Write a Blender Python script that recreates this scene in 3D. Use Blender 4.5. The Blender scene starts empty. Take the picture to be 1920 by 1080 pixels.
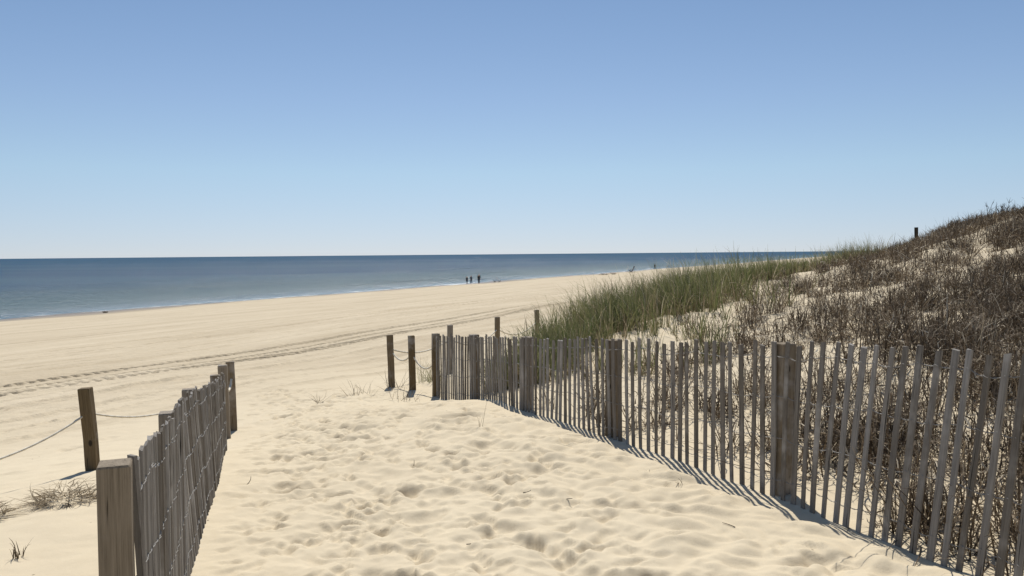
import bpy, math, random
import numpy as np
from mathutils import Vector, Matrix

R = math.radians
rng = np.random.default_rng(7)
random.seed(7)
scene = bpy.context.scene
C = scene.collection

# ---------------------------------------------------------------- camera
cam = bpy.data.cameras.new('camera')
camo = bpy.data.objects.new('camera', cam)
C.objects.link(camo)
cam.sensor_width = 36.0
cam.lens = 28.125
cam.clip_start = 0.05
cam.clip_end = 80000
camo.matrix_world = (Matrix.Translation((0, 0, 1.67)) @ Matrix.Rotation(R(90 - 2.44), 4, 'X')
                     @ Matrix.Rotation(R(-0.517), 4, 'Z'))
scene.camera = camo

# ---------------------------------------------------------------- sky, sun, exposure
SUN_EL, SUN_AZ = R(62), R(-3)
SKY_TINT = [(0.0, (.96, .855, .895)), (0.10, (.95, .955, .92)), (0.185, (.855, .877, .898)), (0.32, (.68, .765, .82))]
world = bpy.data.worlds.new('World')
scene.world = world
world.use_nodes = True
wn = world.node_tree
sky = wn.nodes.new('ShaderNodeTexSky')
sky.sky_type = 'NISHITA'
sky.sun_disc = False
sky.sun_elevation = SUN_EL
sky.sun_rotation = SUN_AZ
sky.altitude = 0
sky.air_density = 1.0
sky.dust_density = 0.6
sky.ozone_density = 2.0
bg = wn.nodes['Background']
bg.inputs['Strength'].default_value = 0.115
# clear maritime air: the sky seen low over the sea stays pale blue instead of yellowing
geo = wn.nodes.new('ShaderNodeTexCoord')
sep = wn.nodes.new('ShaderNodeSeparateXYZ'); wn.links.new(geo.outputs['Generated'], sep.inputs[0])
mad = wn.nodes.new('ShaderNodeMath'); mad.operation = 'MULTIPLY_ADD'
mad.inputs[1].default_value = 0.93; mad.inputs[2].default_value = 0.07
wn.links.new(sep.outputs[2], mad.inputs[0])
cmb = wn.nodes.new('ShaderNodeCombineXYZ')
wn.links.new(sep.outputs[0], cmb.inputs[0]); wn.links.new(sep.outputs[1], cmb.inputs[1]); wn.links.new(mad.outputs[0], cmb.inputs[2])
wn.links.new(cmb.outputs[0], sky.inputs['Vector'])
tr = wn.nodes.new('ShaderNodeValToRGB'); wn.links.new(sep.outputs[2], tr.inputs[0])
els = tr.color_ramp.elements
while len(els) < 4: els.new(0.5)
for e, (p_, c_) in zip(els, SKY_TINT):
    e.position = p_; e.color = (*c_, 1)
mul = wn.nodes.new('ShaderNodeMix'); mul.data_type = 'RGBA'; mul.blend_type = 'MULTIPLY'; mul.inputs[0].default_value = 1
wn.links.new(sky.outputs[0], mul.inputs[6]); wn.links.new(tr.outputs[0], mul.inputs[7])
wn.links.new(mul.outputs[2], bg.inputs['Color'])

sun = bpy.data.lights.new('sun', 'SUN')
sun.energy = 4.7
sun.angle = R(0.53)
sun.color = (1.0, 0.955, 0.88)
suno = bpy.data.objects.new('sun', sun)
C.objects.link(suno)
S = Vector((math.sin(SUN_AZ) * math.cos(SUN_EL), math.cos(SUN_AZ) * math.cos(SUN_EL), math.sin(SUN_EL)))
suno.rotation_euler = S.to_track_quat('Z', 'Y').to_euler()
suno.location = S * 60

scene.view_settings.view_transform = 'Standard'
scene.view_settings.look = 'None'
scene.view_settings.gamma = 1
scene.view_settings.use_curve_mapping = False
scene.view_settings.exposure = 0.0

# ---------------------------------------------------------------- helpers
def tag(o, label=None, cat=None, group=None, kind=None):
    if label: o['label'] = label
    if cat: o['category'] = cat
    if group: o['group'] = group
    if kind: o['kind'] = kind
    return o

def link(name, me, parent=None, mat=None):
    o = bpy.data.objects.new(name, me)
    C.objects.link(o)
    if parent: o.parent = parent
    if mat and me is not None:
        me.materials.clear(); me.materials.append(mat)
    return o

def empty(name, loc):
    o = bpy.data.objects.new(name, None)
    C.objects.link(o)
    o.location = loc
    o.empty_display_size = 0.1
    return o

def mesh_arrays(name, v, quads, smooth=True, tint=None):
    """one mesh from a vertex array and an (n,4) or (n,3) index array"""
    v = np.ascontiguousarray(v, dtype=np.float32).reshape(-1, 3)
    q = np.ascontiguousarray(quads, dtype=np.int32)
    k = q.shape[1]
    me = bpy.data.meshes.new(name)
    me.vertices.add(len(v)); me.vertices.foreach_set('co', v.ravel())
    me.loops.add(q.size); me.loops.foreach_set('vertex_index', q.ravel())
    me.polygons.add(len(q))
    me.polygons.foreach_set('loop_start', np.arange(0, q.size, k, dtype=np.int32))
    if smooth:
        me.polygons.foreach_set('use_smooth', np.ones(len(q), dtype=bool))
    me.update(calc_edges=True)
    if tint is not None:
        a = me.attributes.new('tint', 'FLOAT', 'POINT')
        a.data.foreach_set('value', np.ascontiguousarray(tint, dtype=np.float32).ravel())
    return me

def hash2(ix, iy, seed):
    h = (ix.astype(np.int64) * 374761393 + iy.astype(np.int64) * 668265263 + seed * 982451653) & 0xffffffff
    h = ((h ^ (h >> 13)) * 1274126177) & 0xffffffff
    return ((h ^ (h >> 16)) & 0xffffff) / float(0xffffff)

def noise(x, y, seed=0):
    """gradient noise, about -0.7 to 0.7"""
    x = np.asarray(x, float); y = np.asarray(y, float)
    ix, iy = np.floor(x), np.floor(y)
    fx, fy = x - ix, y - iy
    u = fx * fx * fx * (fx * (fx * 6 - 15) + 10); w = fy * fy * fy * (fy * (fy * 6 - 15) + 10)
    def g(dx, dy):
        a = hash2(ix + dx, iy + dy, seed) * 6.2831853
        return np.cos(a) * (fx - dx) + np.sin(a) * (fy - dy)
    n0 = g(0, 0) * (1 - u) + g(1, 0) * u
    n1 = g(0, 1) * (1 - u) + g(1, 1) * u
    return (n0 * (1 - w) + n1 * w) * 1.4

def sstep(a, b, x):
    t = np.clip((np.asarray(x, float) - a) / (b - a), 0, 1)
    return t * t * (3 - 2 * t)

SB, CB = math.sin(R(26)), math.cos(R(26))
def sn(x, y):
    """along-shore and towards-the-sea coordinates"""
    return x * SB + y * CB, -x * CB + y * SB

# ---------------------------------------------------------------- terrain
SEA = -4.3
def beach_z(n):
    return -0.45 - 0.053 * (n - 7.3)

PTS = [  # x, y, z of the sand
    (0, -6, 0), (0, 0, 0), (0, 2, 0), (0, 4, 0), (0, 6, 0), (.5, 7, 0), (0, 8, -.02), (-.4, 9.2, -.06), (-.8, 10.2, -.2),
    (-1.1, 11.5, -.40), (-1.55, 12, -.37), (-1.9, 12.5, -.40), (-1.4, 14.1, -.5), (-.3, 16, -.5), (.45, 17.8, -.5), (3.5, 24, -.5),
    (7.5, 32, -.5), (11, 40, -.5), (15, 48, -.5),
    (-1.2, 4, 0), (-1.5, 6, -.03), (-1.6, 8, -.1), (-1.9, 9.5, -.2), (-2.3, 10.5, -.34), (-3, 8.5, -.27), (-3.25, 9, -.3),
    (-2.2, 7.3, -.1), (-2.75, 7.5, -.14), (-3.55, 6.7, -.12), (-4.45, 4.85, -.14), (-5.4, 3, -.15), (-6.4, 1, -.2), (-7.4, -1, -.2), (-9, -4, -.2),
    (-3, 5, .02), (-3.2, 3, .05), (-4, 1.5, .05), (-3, 0, .05), (-4, -5, .05), (-2, 2, .02),
    (1.77, 5.4, 0), (.84, 7.2, 0), (.09, 8.8, -.06), (-.57, 10.4, -.25), (2.15, 4.36, 0), (2.5, 3.4, .02), (3.2, 1, .05), (3.5, -4, .1),
    (3.1, 5, .2), (5, 8, .65), (7.5, 12, 1.25), (10, 16, 1.95), (12.5, 20, 2.45), (14.5, 23, 2.55), (18, 27, 2.6), (16, 15, 2.7), (20, 20, 3.0), (22, 10, 2.9),
    (10, 6, 1.5), (6, 3, .75), (6, -2, .7), (12, 0, 1.7), (22, -3, 2.4), (26, 30, 2.8), (12, -12, 1.5),
    (3.95, 8, .5), (5.9, 12, 1.0), (7.9, 16, 1.5), (10.3, 21, 1.55), (13.5, 27, 1.75), (10.2, 24, 1.1), (11.6, 25, 1.38), (12.3, 24.5, 1.72), (12.95, 24.5, 2.15), (13.5, 24, 2.38), (9, 21, 1.12), (18.7, 37, 1.94), (15.4, 33, 1.5), (24, 45, 2.0), (30, 40, 2.4),
    (2.9, 8, .35), (4.3, 12, .7), (5.8, 16, .95), (7.2, 20, 1.05), (9, 25, 1.1), (12.8, 30, 1.0), (18, 42, 1.0),
    (1.8, 8, .12), (2.27, 10, .27), (2.95, 13, .5), (3.6, 16, .65), (4.5, 20, .7), (7.2, 26, .7),
    (1.08, 9, .02), (1.3, 11, .12), (1.68, 14, .3), (2.6, 17, .3), (.33, 12.5, .0), (.4, 11, 0), (4.3, 22.5, .1), (7.8, 29, .1), (.75, 14.8, 0), (-.5, 12.3, -.25),
]
for s_ in (-40, -20, -8, 2, 12, 22, 34, 48, 62):
    for n_ in (10.5, 16, 26, 42, 62):
        PTS.append((s_ * SB - n_ * CB, s_ * CB + n_ * SB, float(beach_z(n_))))
PTS = np.array(PTS, float)

def _U(r2):
    return 0.5 * r2 * np.log(r2 + 1e-9)
_n = len(PTS)
_K = _U(((PTS[:, None, :2] - PTS[None, :, :2]) ** 2).sum(-1)) + np.eye(_n) * 0.02
_P = np.c_[np.ones(_n), PTS[:, :2]]
_A = np.block([[_K, _P], [_P.T, np.zeros((3, 3))]])
_W = np.linalg.solve(_A, np.r_[PTS[:, 2], 0, 0, 0])

def tps(x, y):
    out = _W[_n] + _W[_n + 1] * x + _W[_n + 2] * y
    for i in range(_n):
        out = out + _W[i] * _U((x - PTS[i, 0]) ** 2 + (y - PTS[i, 1]) ** 2)
    return out

def ground(x, y):
    """sand height without footprints and tracks"""
    x = np.asarray(x, float); y = np.asarray(y, float)
    s, n = sn(x, y)
    far = beach_z(n)
    far = np.where(n < 9, far + (1.9 - beach_z(n)) * sstep(8, -4, n), far)
    near = tps(np.clip(x, -70, 60), np.clip(y, -40, 70))
    w = sstep(36, 54, np.hypot(x, y - 8))
    z = near * (1 - w) + far * w
    # the shelf of the sea bed falls away
    z = np.where(n > 95, np.minimum(z, beach_z(n)), z)
    z = np.maximum(z, -30)
    # dune hummocks and a slow swell of the beach
    dune = sstep(6.5, 3.5, n) * sstep(1.0, 3.5, x * .89 + y * .45 - 3.6)
    z = z + dune * (0.07 * noise(x * .9, y * .9, 3) + 0.05 * noise(x * 2.3, y * 2.3, 4))
    bch = sstep(8, 12, n)
    z = z + bch * (0.10 * noise(s * .045, n * .10, 5) + 0.05 * noise(s * .11, n * .3, 6))
    z = z + sstep(50, 75, n) * .12 * noise(s * .035, n * .05, 8)
    return z

def gz(x, y):
    return float(ground(np.array([x]), np.array([y]))[0])

def grade(start, lo, hi, spacing):
    """coordinates from lo to hi through start, spacing(p) apart"""
    up, p = [start], start
    while p < hi:
        p += spacing(p); up.append(p)
    dn, p = [], start
    while p > lo:
        p -= spacing(p); dn.append(p)
    return np.array(dn[::-1] + up)

def sp_x(p):
    a = abs(p + .1)
    if a < 2.5: return .0185
    if a < 8: return .0185 + (a - 2.5) * (.0030 if p < 0 else .006)
    if a < 60: return .035 + (a - 8) * (.030 if p < 0 else .045)
    return .08 * a
def sp_y(p):
    if p < 1.7: return .02 + (1.7 - p) * .12
    if p < 15.5: return max(.0125, .0034 * p)
    if p < 60: return .053 + (p - 15.5) * .013
    return .09 * p
gx = grade(0., -6000, 6000, sp_x)
gy = grade(1.7, -400, 6000, sp_y)
X, Y = np.meshgrid(gx, gy)
Z = ground(X, Y)
SS, NN = sn(X, Y)
# soft relief of the trodden path and the smooth mounds along the right fence
fence_q = (X - 1.77) * .89 + (Y - 5.4) * .45        # >0 right of the right fence
left_q = (X + 1.73) * .957 + (Y - 4.33) * .29       # >0 right of the left fence
path = sstep(-.25, .15, left_q) * sstep(-.05, -.35, fence_q) * sstep(12.5, 9.5, Y + .5 * X)
near = sstep(24, 14, np.hypot(X, Y)) * (NN < 12)
wx = X + .10 * noise(X * 2.1, Y * 2.1, 11); wy = Y + .10 * noise(X * 2.1, Y * 2.1, 12)
Z += near * .012 * noise(wx * 2.2, wy * 3.0, 13)
mound = path * sstep(-2.3, -.7, fence_q) * sstep(10, 7.5, Y)
mn = noise(wx * 2.0 + wy * .9, wy * 2.4 - wx * .5, 14)
Z += mound * (.060 * np.abs(mn) - .01 + .055 * np.abs(noise(wx * 3.1 + wy, wy * 4.2, 15)) + .022 * np.abs(noise(wx * 6.5 + wy * 2, wy * 8.0, 25)))
Z += path * (1 - .7 * mound) * (.011 * noise(wx * 2.6, wy * 3.4, 16) + .006 * noise(wx * 9, wy * 11, 17) + .0042 * noise(wx * 22, wy * 25, 19))
Z += near * (1 - path) * .006 * noise(wx * 6, wy * 8, 18)

def stamp(cx, cy, a, b, rot, depth, rim=.35, sharp=1.4):
    """one pressed hollow with a pushed-up rim"""
    m = max(a, b) * 2.3
    i0, i1 = np.searchsorted(gx, [cx - m, cx + m]); j0, j1 = np.searchsorted(gy, [cy - m, cy + m])
    if i1 - i0 < 3 or j1 - j0 < 3: return
    xs = X[j0:j1, i0:i1] - cx; ys = Y[j0:j1, i0:i1] - cy
    ph = cx * 13.1 + cy * 7.7
    xs = xs + .16 * a * np.sin(ys / b * 2.3 + ph); ys = ys + .16 * a * np.sin(xs / b * 2.1 + ph * 1.7)
    c, s = math.cos(rot), math.sin(rot)
    u = (xs * c + ys * s) / a; v = (-xs * s + ys * c) / b
    v = v * (1 + .25 * u)                       # heel narrower than the ball
    r = np.sqrt(u * u + v * v)
    h = -depth * np.exp(-r ** (2 * sharp)) + rim * depth * np.exp(-((r - 1.42) / .36) ** 2)
    Z[j0:j1, i0:i1] += h

def in_path(x, y):
    q = (x - 1.77) * .89 + (y - 5.4) * .45
    l = (x + 1.73) * .957 + (y - 4.33) * .29
    return l, q
# walkers' lines of prints up and down the path
for k in range(15):
    off = random.uniform(.25, 2.4); y = 1.7; hd = R(random.uniform(-6, 6)); side = 1
    while y < 13:
        cx = -1.73 - (y - 4.33) * .303 + off + side * .10 + random.gauss(0, .05)
        l, q = in_path(cx, y)
        if q < -.3 and l > .2:
            stamp(cx, y, random.uniform(.085, .13), random.uniform(.035, .06), R(107) + hd + random.gauss(0, .3),
                  random.uniform(.012, .034), random.uniform(.15, .45), random.uniform(1.2, 2.4))
        side = -side
        off += math.tan(hd) * .6
        y += random.uniform(.5, .72)
for k in range(1500):
    y = random.uniform(1.7, 13); off = abs(random.gauss(1.1, .8)) + .12
    cx = -1.73 - (y - 4.33) * .303 + off
    l, q = in_path(cx, y)
    if q > -.3 or l < .12: continue
    if noise(np.array([cx * .9]), np.array([y * .9]), 23)[0] < random.uniform(-.45, .25): continue
    sc = random.uniform(.3, .95)
    stamp(cx, y, .115 * sc * random.uniform(.7, 1.4), .06 * sc, random.gauss(.35, .5), random.uniform(.012, .036) * sc, random.uniform(.1, .45), random.uniform(1.2, 2.8))
for k in range(900):
    y = random.uniform(1.7, 11); off = random.uniform(.9, 3.6)
    cx = -1.73 - (y - 4.33) * .303 + off
    l, q = in_path(cx, y)
    if q > -.22 or l < .12: continue
    if noise(np.array([cx * 1.3]), np.array([y * 1.1]), 24)[0] < random.uniform(-.4, .3): continue
    sc = random.uniform(.35, 1.0)
    stamp(cx, y, .12 * sc * random.uniform(.7, 1.4), .062 * sc, random.gauss(.5, .6), random.uniform(.010, .030) * sc, random.uniform(.1, .4), random.uniform(1.1, 2.6))
for k in range(34):      # big scuffed hollows
    y = random.uniform(2.6, 8.5); off = random.uniform(.35, 2.4)
    cx = -1.73 - (y - 4.33) * .303 + off
    l, q = in_path(cx, y)
    if q > -.5: continue
    stamp(cx, y, random.uniform(.14, .26), random.uniform(.08, .14), random.uniform(-.6, .6), random.uniform(.022, .045), .3, 1.5)
# scattered prints on the open beach and behind the left fence
for k in range(900):
    s_, n_ = random.uniform(-8, 26), random.uniform(5.5, 22)
    cx, cy = s_ * SB - n_ * CB, s_ * CB + n_ * SB
    if cy < 4.5 or in_path(cx, cy)[1] > -.4: continue
    stamp(cx, cy, random.uniform(.1, .17), random.uniform(.05, .09), random.uniform(0, 3.14), random.uniform(.006, .022), .4, 1.0)

# vehicle tracks along the beach
def rut(s, n, res, n0, width, depth, lug, pitch):
    c = n0 + .25 * np.sin(s / 17.) + .12 * np.sin(s / 5.3 + 1)
    d = (n - c) / (width * .5)
    z = -depth * np.exp(-np.abs(d) ** 4) + .6 * depth * np.exp(-((np.abs(d) - 1.25) / .22) ** 2)
    z = z * sstep(.45, .15, res) * (.75 + .5 * noise(s * .5, n * 1.5, 32))
    if lug:
        ph = s / pitch * 2 * math.pi
        chev = np.tanh(3.2 * np.sin(ph + np.abs(d) * 2.4 + .35 * noise(s * 3, n * 3, 33))) + .3 * noise(s * 7, n * 9, 34)
        z = z + lug * chev * np.exp(-np.abs(d) ** 6) * (.85 + .35 * noise(s * .5, n * 2, 31))
    return z
res = np.hypot(np.gradient(gx)[None, :] * CB, np.gradient(gy)[:, None] * SB)
FAINT = [(12.7, .35, .045), (11.2, .35, .04), (10.2, .3, .03), (9.2, .35, .035), (18.6, .35, .035), (20.1, .35, .03), (23.4, .5, .05), (25.0, .5, .05), (33, .8, .06), (41, .8, .05)]
for (n0, w, dp) in FAINT:
    Z += rut(SS, NN, res, n0, w, dp, 0, 1) * (np.abs(SS) < 160)
TR0, TR1 = 13.55, 17.25
Z -= .07 * sstep(TR0 + .05, TR0 + .35, NN) * sstep(TR1 - .05, TR1 - .35, NN) * sstep(3.5, 4.5, SS) * sstep(76, 74, SS)
Z += sstep(8, 11, NN) * sstep(60, 40, NN) * (.012 * noise(SS * .35, NN * 2.6, 41) + .022 * noise(SS * 1.6, NN * 2.5, 42)) * sstep(.5, .2, res)

def nodes(name):
    m = bpy.data.materials.new(name); m.use_nodes = True
    nt = m.node_tree
    return m, nt, nt.nodes['Principled BSDF'], nt.nodes['Material Output']

def N(nt, typ, **kw):
    n = nt.nodes.new(typ)
    for k, v in kw.items():
        if k in n.inputs: n.inputs[k].default_value = v
        else: setattr(n, k, v)
    return n

def ramp(nt, fac, stops):
    r = nt.nodes.new('ShaderNodeValToRGB')
    el = r.color_ramp.elements
    while len(el) < len(stops): el.new(.5)
    for e, (p, c) in zip(el, stops):
        e.position = p; e.color = (*c, 1)
    nt.links.new(fac, r.inputs[0])
    return r

def mixrgb(nt, fac, a, b, mode='MIX'):
    m = nt.nodes.new('ShaderNodeMix'); m.data_type = 'RGBA'; m.blend_type = mode
    for sock, val in ((m.inputs[0], fac), (m.inputs[6], a), (m.inputs[7], b)):
        if hasattr(val, 'is_output'): nt.links.new(val, sock)
        elif isinstance(val, (int, float)): sock.default_value = val
        else: sock.default_value = (*val, 1)
    return m.outputs[2]

# sand
m_sand, nt, pb, out = nodes('sand')
tc = N(nt, 'ShaderNodeNewGeometry')
big = N(nt, 'ShaderNodeTexNoise', Scale=.35, Detail=4.0); nt.links.new(tc.outputs['Position'], big.inputs['Vector'])
mid = N(nt, 'ShaderNodeTexNoise', Scale=6.0, Detail=6.0, Roughness=.65); nt.links.new(tc.outputs['Position'], mid.inputs['Vector'])
grain = N(nt, 'ShaderNodeTexNoise', Scale=420.0, Detail=2.0); nt.links.new(tc.outputs['Position'], grain.inputs['Vector'])
c1 = ramp(nt, big.outputs[0], [(.3, (.555, .470, .330)), (.7, (.605, .52, .372))])
c2 = mixrgb(nt, .22, c1.outputs[0], ramp(nt, mid.outputs[0], [(.3, (.50, .41, .29)), (.7, (.66, .56, .41))]).outputs[0])
c3 = mixrgb(nt, .10, c2, ramp(nt, grain.outputs[0], [(.35, (.22, .17, .11)), (.6, (.7, .62, .48))]).outputs[0])
# packed greyer sand out on the beach, damp along the waterline
dn = N(nt, 'ShaderNodeVectorMath', operation='DOT_PRODUCT'); dn.inputs[1].default_value = (-CB, SB, 0)
nt.links.new(tc.outputs['Position'], dn.inputs[0])
def maprange(nt, v, a, b, c=0., d=1., smooth=True):
    m = nt.nodes.new('ShaderNodeMapRange'); m.interpolation_type = 'SMOOTHSTEP' if smooth else 'LINEAR'
    nt.links.new(v, m.inputs[0])
    for i, val in zip((1, 2, 3, 4), (a, b, c, d)): m.inputs[i].default_value = val
    return m.outputs[0]
packed = maprange(nt, dn.outputs['Value'], 6.5, 13)
strm = N(nt, 'ShaderNodeMapping', vector_type='TEXTURE'); strm.inputs['Rotation'].default_value = (0, 0, R(64)); strm.inputs['Scale'].default_value = (9, 1.3, 2)
nt.links.new(tc.outputs['Position'], strm.inputs['Vector'])
streak = N(nt, 'ShaderNodeTexNoise', Scale=1.0, Detail=7.0, Roughness=.7); nt.links.new(strm.outputs[0], streak.inputs['Vector'])
bc = ramp(nt, streak.outputs[0], [(.32, (.44, .362, .25)), (.55, (.525, .442, .315)), (.75, (.575, .488, .355))])
c4 = mixrgb(nt, packed, c3, bc.outputs[0])
sz = N(nt, 'ShaderNodeSeparateXYZ'); nt.links.new(tc.outputs['Position'], sz.inputs[0])
wet = maprange(nt, sz.outputs['Z'], SEA + .62, SEA + .08)
c5 = mixrgb(nt, wet, c4, (.20, .155, .105))
# small dark bits of wrack and shell grit
vor = N(nt, 'ShaderNodeTexVoronoi', Scale=5.5, Randomness=1.0); nt.links.new(tc.outputs['Position'], vor.inputs['Vector'])
fl = maprange(nt, vor.outputs['Distance'], .055, .03)
wk = N(nt, 'ShaderNodeTexNoise', Scale=.8, Detail=3.0); nt.links.new(tc.outputs['Position'], wk.inputs['Vector'])
flm = N(nt, 'ShaderNodeMath', operation='MULTIPLY'); nt.links.new(fl, flm.inputs[0]); nt.links.new(maprange(nt, wk.outputs[0], .44, .62), flm.inputs[1])
c6 = mixrgb(nt, flm.outputs[0], c5, (.16, .12, .08))
wm = N(nt, 'ShaderNodeMapping', vector_type='TEXTURE'); wm.inputs['Rotation'].default_value = (0, 0, R(64)); wm.inputs['Scale'].default_value = (1.0, .45, 1)
nt.links.new(tc.outputs['Position'], wm.inputs['Vector'])
wr = N(nt, 'ShaderNodeTexNoise', Scale=1.6, Detail=5.0, Roughness=.7); nt.links.new(wm.outputs[0], wr.inputs['Vector'])
wl = N(nt, 'ShaderNodeMapping', vector_type='TEXTURE'); wl.inputs['Rotation'].default_value = (0, 0, R(64)); wl.inputs['Scale'].default_value = (26, 3.5, 1)
nt.links.new(tc.outputs['Position'], wl.inputs['Vector'])
wb = N(nt, 'ShaderNodeTexNoise', Scale=1.0, Detail=3.0); nt.links.new(wl.outputs[0], wb.inputs['Vector'])
wq = N(nt, 'ShaderNodeMath', operation='MULTIPLY'); nt.links.new(maprange(nt, wr.outputs[0], .58, .70), wq.inputs[0]); nt.links.new(maprange(nt, wb.outputs[0], .48, .62), wq.inputs[1])
wq2 = N(nt, 'ShaderNodeMath', operation='MULTIPLY'); nt.links.new(wq.outputs[0], wq2.inputs[0]); nt.links.new(packed, wq2.inputs[1])
wq3 = N(nt, 'ShaderNodeMath', operation='MULTIPLY'); wq3.inputs[1].default_value = .75; nt.links.new(wq2.outputs[0], wq3.inputs[0])
c6 = mixrgb(nt, wq3.outputs[0], c6, (.22, .17, .115))
bw = N(nt, 'ShaderNodeTexNoise', Scale=2.2, Detail=6.0, Roughness=.7); nt.links.new(tc.outputs['Position'], bw.inputs['Vector'])
# damper sand turned up in the wheel ruts
dsn = N(nt, 'ShaderNodeVectorMath', operation='DOT_PRODUCT'); dsn.inputs[1].default_value = (SB, CB, 0); nt.links.new(tc.outputs['Position'], dsn.inputs[0])
def M2(op, a, b=None, c=None):
    m = N(nt, 'ShaderNodeMath', operation=op)
    for i, v in enumerate((a, b, c)):
        if v is None: continue
        if hasattr(v, 'is_output'): nt.links.new(v, m.inputs[i])
        else: m.inputs[i].default_value = v
    return m.outputs[0]
w1 = M2('MULTIPLY', M2('SINE', M2('DIVIDE', dsn.outputs['Value'], 17.)), .25)
w2 = M2('MULTIPLY', M2('SINE', M2('ADD', M2('DIVIDE', dsn.outputs['Value'], 5.3), 1.)), .12)
nw = M2('SUBTRACT', M2('SUBTRACT', dn.outputs['Value'], w1), w2)
tot = None
for (n0, hw, st) in [(14.5, .30, .55), (16.05, .25, .5), (15.2, .17, .3), (12.7, .17, .3), (11.2, .17, .28), (9.2, .16, .2), (18.6, .17, .25), (20.1, .17, .3), (23.4, .25, .5), (25.0, .25, .4), (33, .35, .5), (41, .4, .45), (52, .4, .35)]:
    d_ = M2('ABSOLUTE', M2('SUBTRACT', nw, n0))
    k_ = M2('MULTIPLY', maprange(nt, d_, hw, hw * .6), st)
    tot = k_ if tot is None else M2('MAXIMUM', tot, k_)
tot = M2('MULTIPLY', tot, maprange(nt, bw.outputs[0], .30, .62))
c6 = mixrgb(nt, tot, c6, (.30, .24, .16))
nt.links.new(c6, pb.inputs['Base Color'])
nt.links.new(maprange(nt, wet, 0, 1, .95, .35), pb.inputs['Roughness'])
pb.inputs['Specular IOR Level'].default_value = .15
b0 = N(nt, 'ShaderNodeBump', Distance=.12); nt.links.new(bw.outputs[0], b0.inputs['Height']); nt.links.new(maprange(nt, packed, 0, 1, 0, .8), b0.inputs['Strength'])
b1 = N(nt, 'ShaderNodeBump', Strength=.35, Distance=.03); nt.links.new(mid.outputs[0], b1.inputs['Height']); nt.links.new(b0.outputs[0], b1.inputs['Normal'])
b2 = N(nt, 'ShaderNodeBump', Strength=.25, Distance=.002); nt.links.new(grain.outputs[0], b2.inputs['Height']); nt.links.new(b1.outputs[0], b2.inputs['Normal'])
nt.links.new(b2.outputs[0], pb.inputs['Normal'])

ny, nx = X.shape
idx = np.arange(nx * ny, dtype=np.int32).reshape(ny, nx)
quads = np.stack([idx[:-1, :-1], idx[:-1, 1:], idx[1:, 1:], idx[1:, :-1]], -1).reshape(-1, 4)
sand = link('sand', mesh_arrays('sand', np.stack([X, Y, Z], -1), quads), mat=m_sand)
tag(sand, 'pale sand of path, dunes and beach with footprints and tyre tracks', 'sand', kind='structure')

# the churned strip of tyre tracks, finer than the beach round it
ts = grade(4., 3.9, 75, lambda p: .027 + .0015 * max(0, p - 16)); tn = np.arange(TR0, TR1 + .001, .028)
TS, TN = np.meshgrid(ts, tn)
TX, TY = TS * SB - TN * CB, TS * CB + TN * SB
TZ = ground(TX, TY)
edge_ = sstep(TR0, TR0 + .22, TN) * sstep(TR1, TR1 - .22, TN) * sstep(4, 4.6, TS) * sstep(75, 73, TS)
TZ += -.05 * (1 - edge_)
for a in [(14.5, .62, .045, .044, .27), (16.05, .50, .040, .036, .25), (15.2, .34, .018, .024, .22)]:
    TZ += rut(TS, TN, np.full_like(TS, .05), *a) * edge_
TZ += edge_ * (.016 * noise(TS * 1.6, TN * 2.5, 42) + .008 * noise(TS * 6, TN * 7, 43) + .012 * noise(TS * .35, TN * 2.6, 41) + .004)
i_ = np.arange(TS.size, dtype=np.int32).reshape(TS.shape)
o = link('tyre_tracks', mesh_arrays('tyre_tracks', np.stack([TX, TY, TZ], -1), np.stack([i_[:-1, :-1], i_[:-1, 1:], i_[1:, 1:], i_[1:, :-1]], -1).reshape(-1, 4)[:, ::-1]), mat=m_sand)
tag(o, 'strip of beach sand churned by tyre tracks running along the shore', 'sand', kind='structure')

# ---------------------------------------------------------------- sea
m_sea, nt, pb, out = nodes('sea_water')
tc = N(nt, 'ShaderNodeNewGeometry')
def seanoise(sx, sy, detail, rough=.6):
    mp = N(nt, 'ShaderNodeMapping'); mp.inputs['Rotation'].default_value = (0, 0, R(-64)); mp.inputs['Scale'].default_value = (sx, sy, 1)
    nt.links.new(tc.outputs['Position'], mp.inputs['Vector'])
    t = N(nt, 'ShaderNodeTexNoise', Scale=1.0, Detail=detail, Roughness=rough); nt.links.new(mp.outputs[0], t.inputs['Vector'])
    return t.outputs[0]
rip = seanoise(.35, .9, 6.0, .62)
swell = seanoise(.012, .055, 3.0)
patch = seanoise(.0025, .012, 5.0, .6)
bp = N(nt, 'ShaderNodeBump', Strength=1.0, Distance=.9); nt.links.new(rip, bp.inputs['Height'])
bp2 = N(nt, 'ShaderNodeBump', Strength=.8, Distance=3.0); nt.links.new(swell, bp2.inputs['Height']); nt.links.new(bp.outputs[0], bp2.inputs['Normal'])
nt.links.new(bp2.outputs[0], pb.inputs['Normal'])
deep = ramp(nt, patch, [(.35, (.021, .060, .112)), (.65, (.034, .082, .128))])
dn = N(nt, 'ShaderNodeVectorMath', operation='DOT_PRODUCT'); dn.inputs[1].default_value = (-CB, SB, 0)
nt.links.new(tc.outputs['Position'], dn.inputs[0])
shal = maprange(nt, dn.outputs['Value'], 190, 84)
sc = mixrgb(nt, shal, deep.outputs[0], (.075, .120, .135))
sc = mixrgb(nt, maprange(nt, dn.outputs['Value'], 93, 79), sc, (.11, .165, .205))
edge = maprange(nt, dn.outputs['Value'], 82.5, 80.3)
foamn = seanoise(.10, .55, 7.0, .7)
fo = maprange(nt, foamn, .50, .60)
em = N(nt, 'ShaderNodeMath', operation='MULTIPLY'); nt.links.new(edge, em.inputs[0]); nt.links.new(fo, em.inputs[1])
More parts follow.
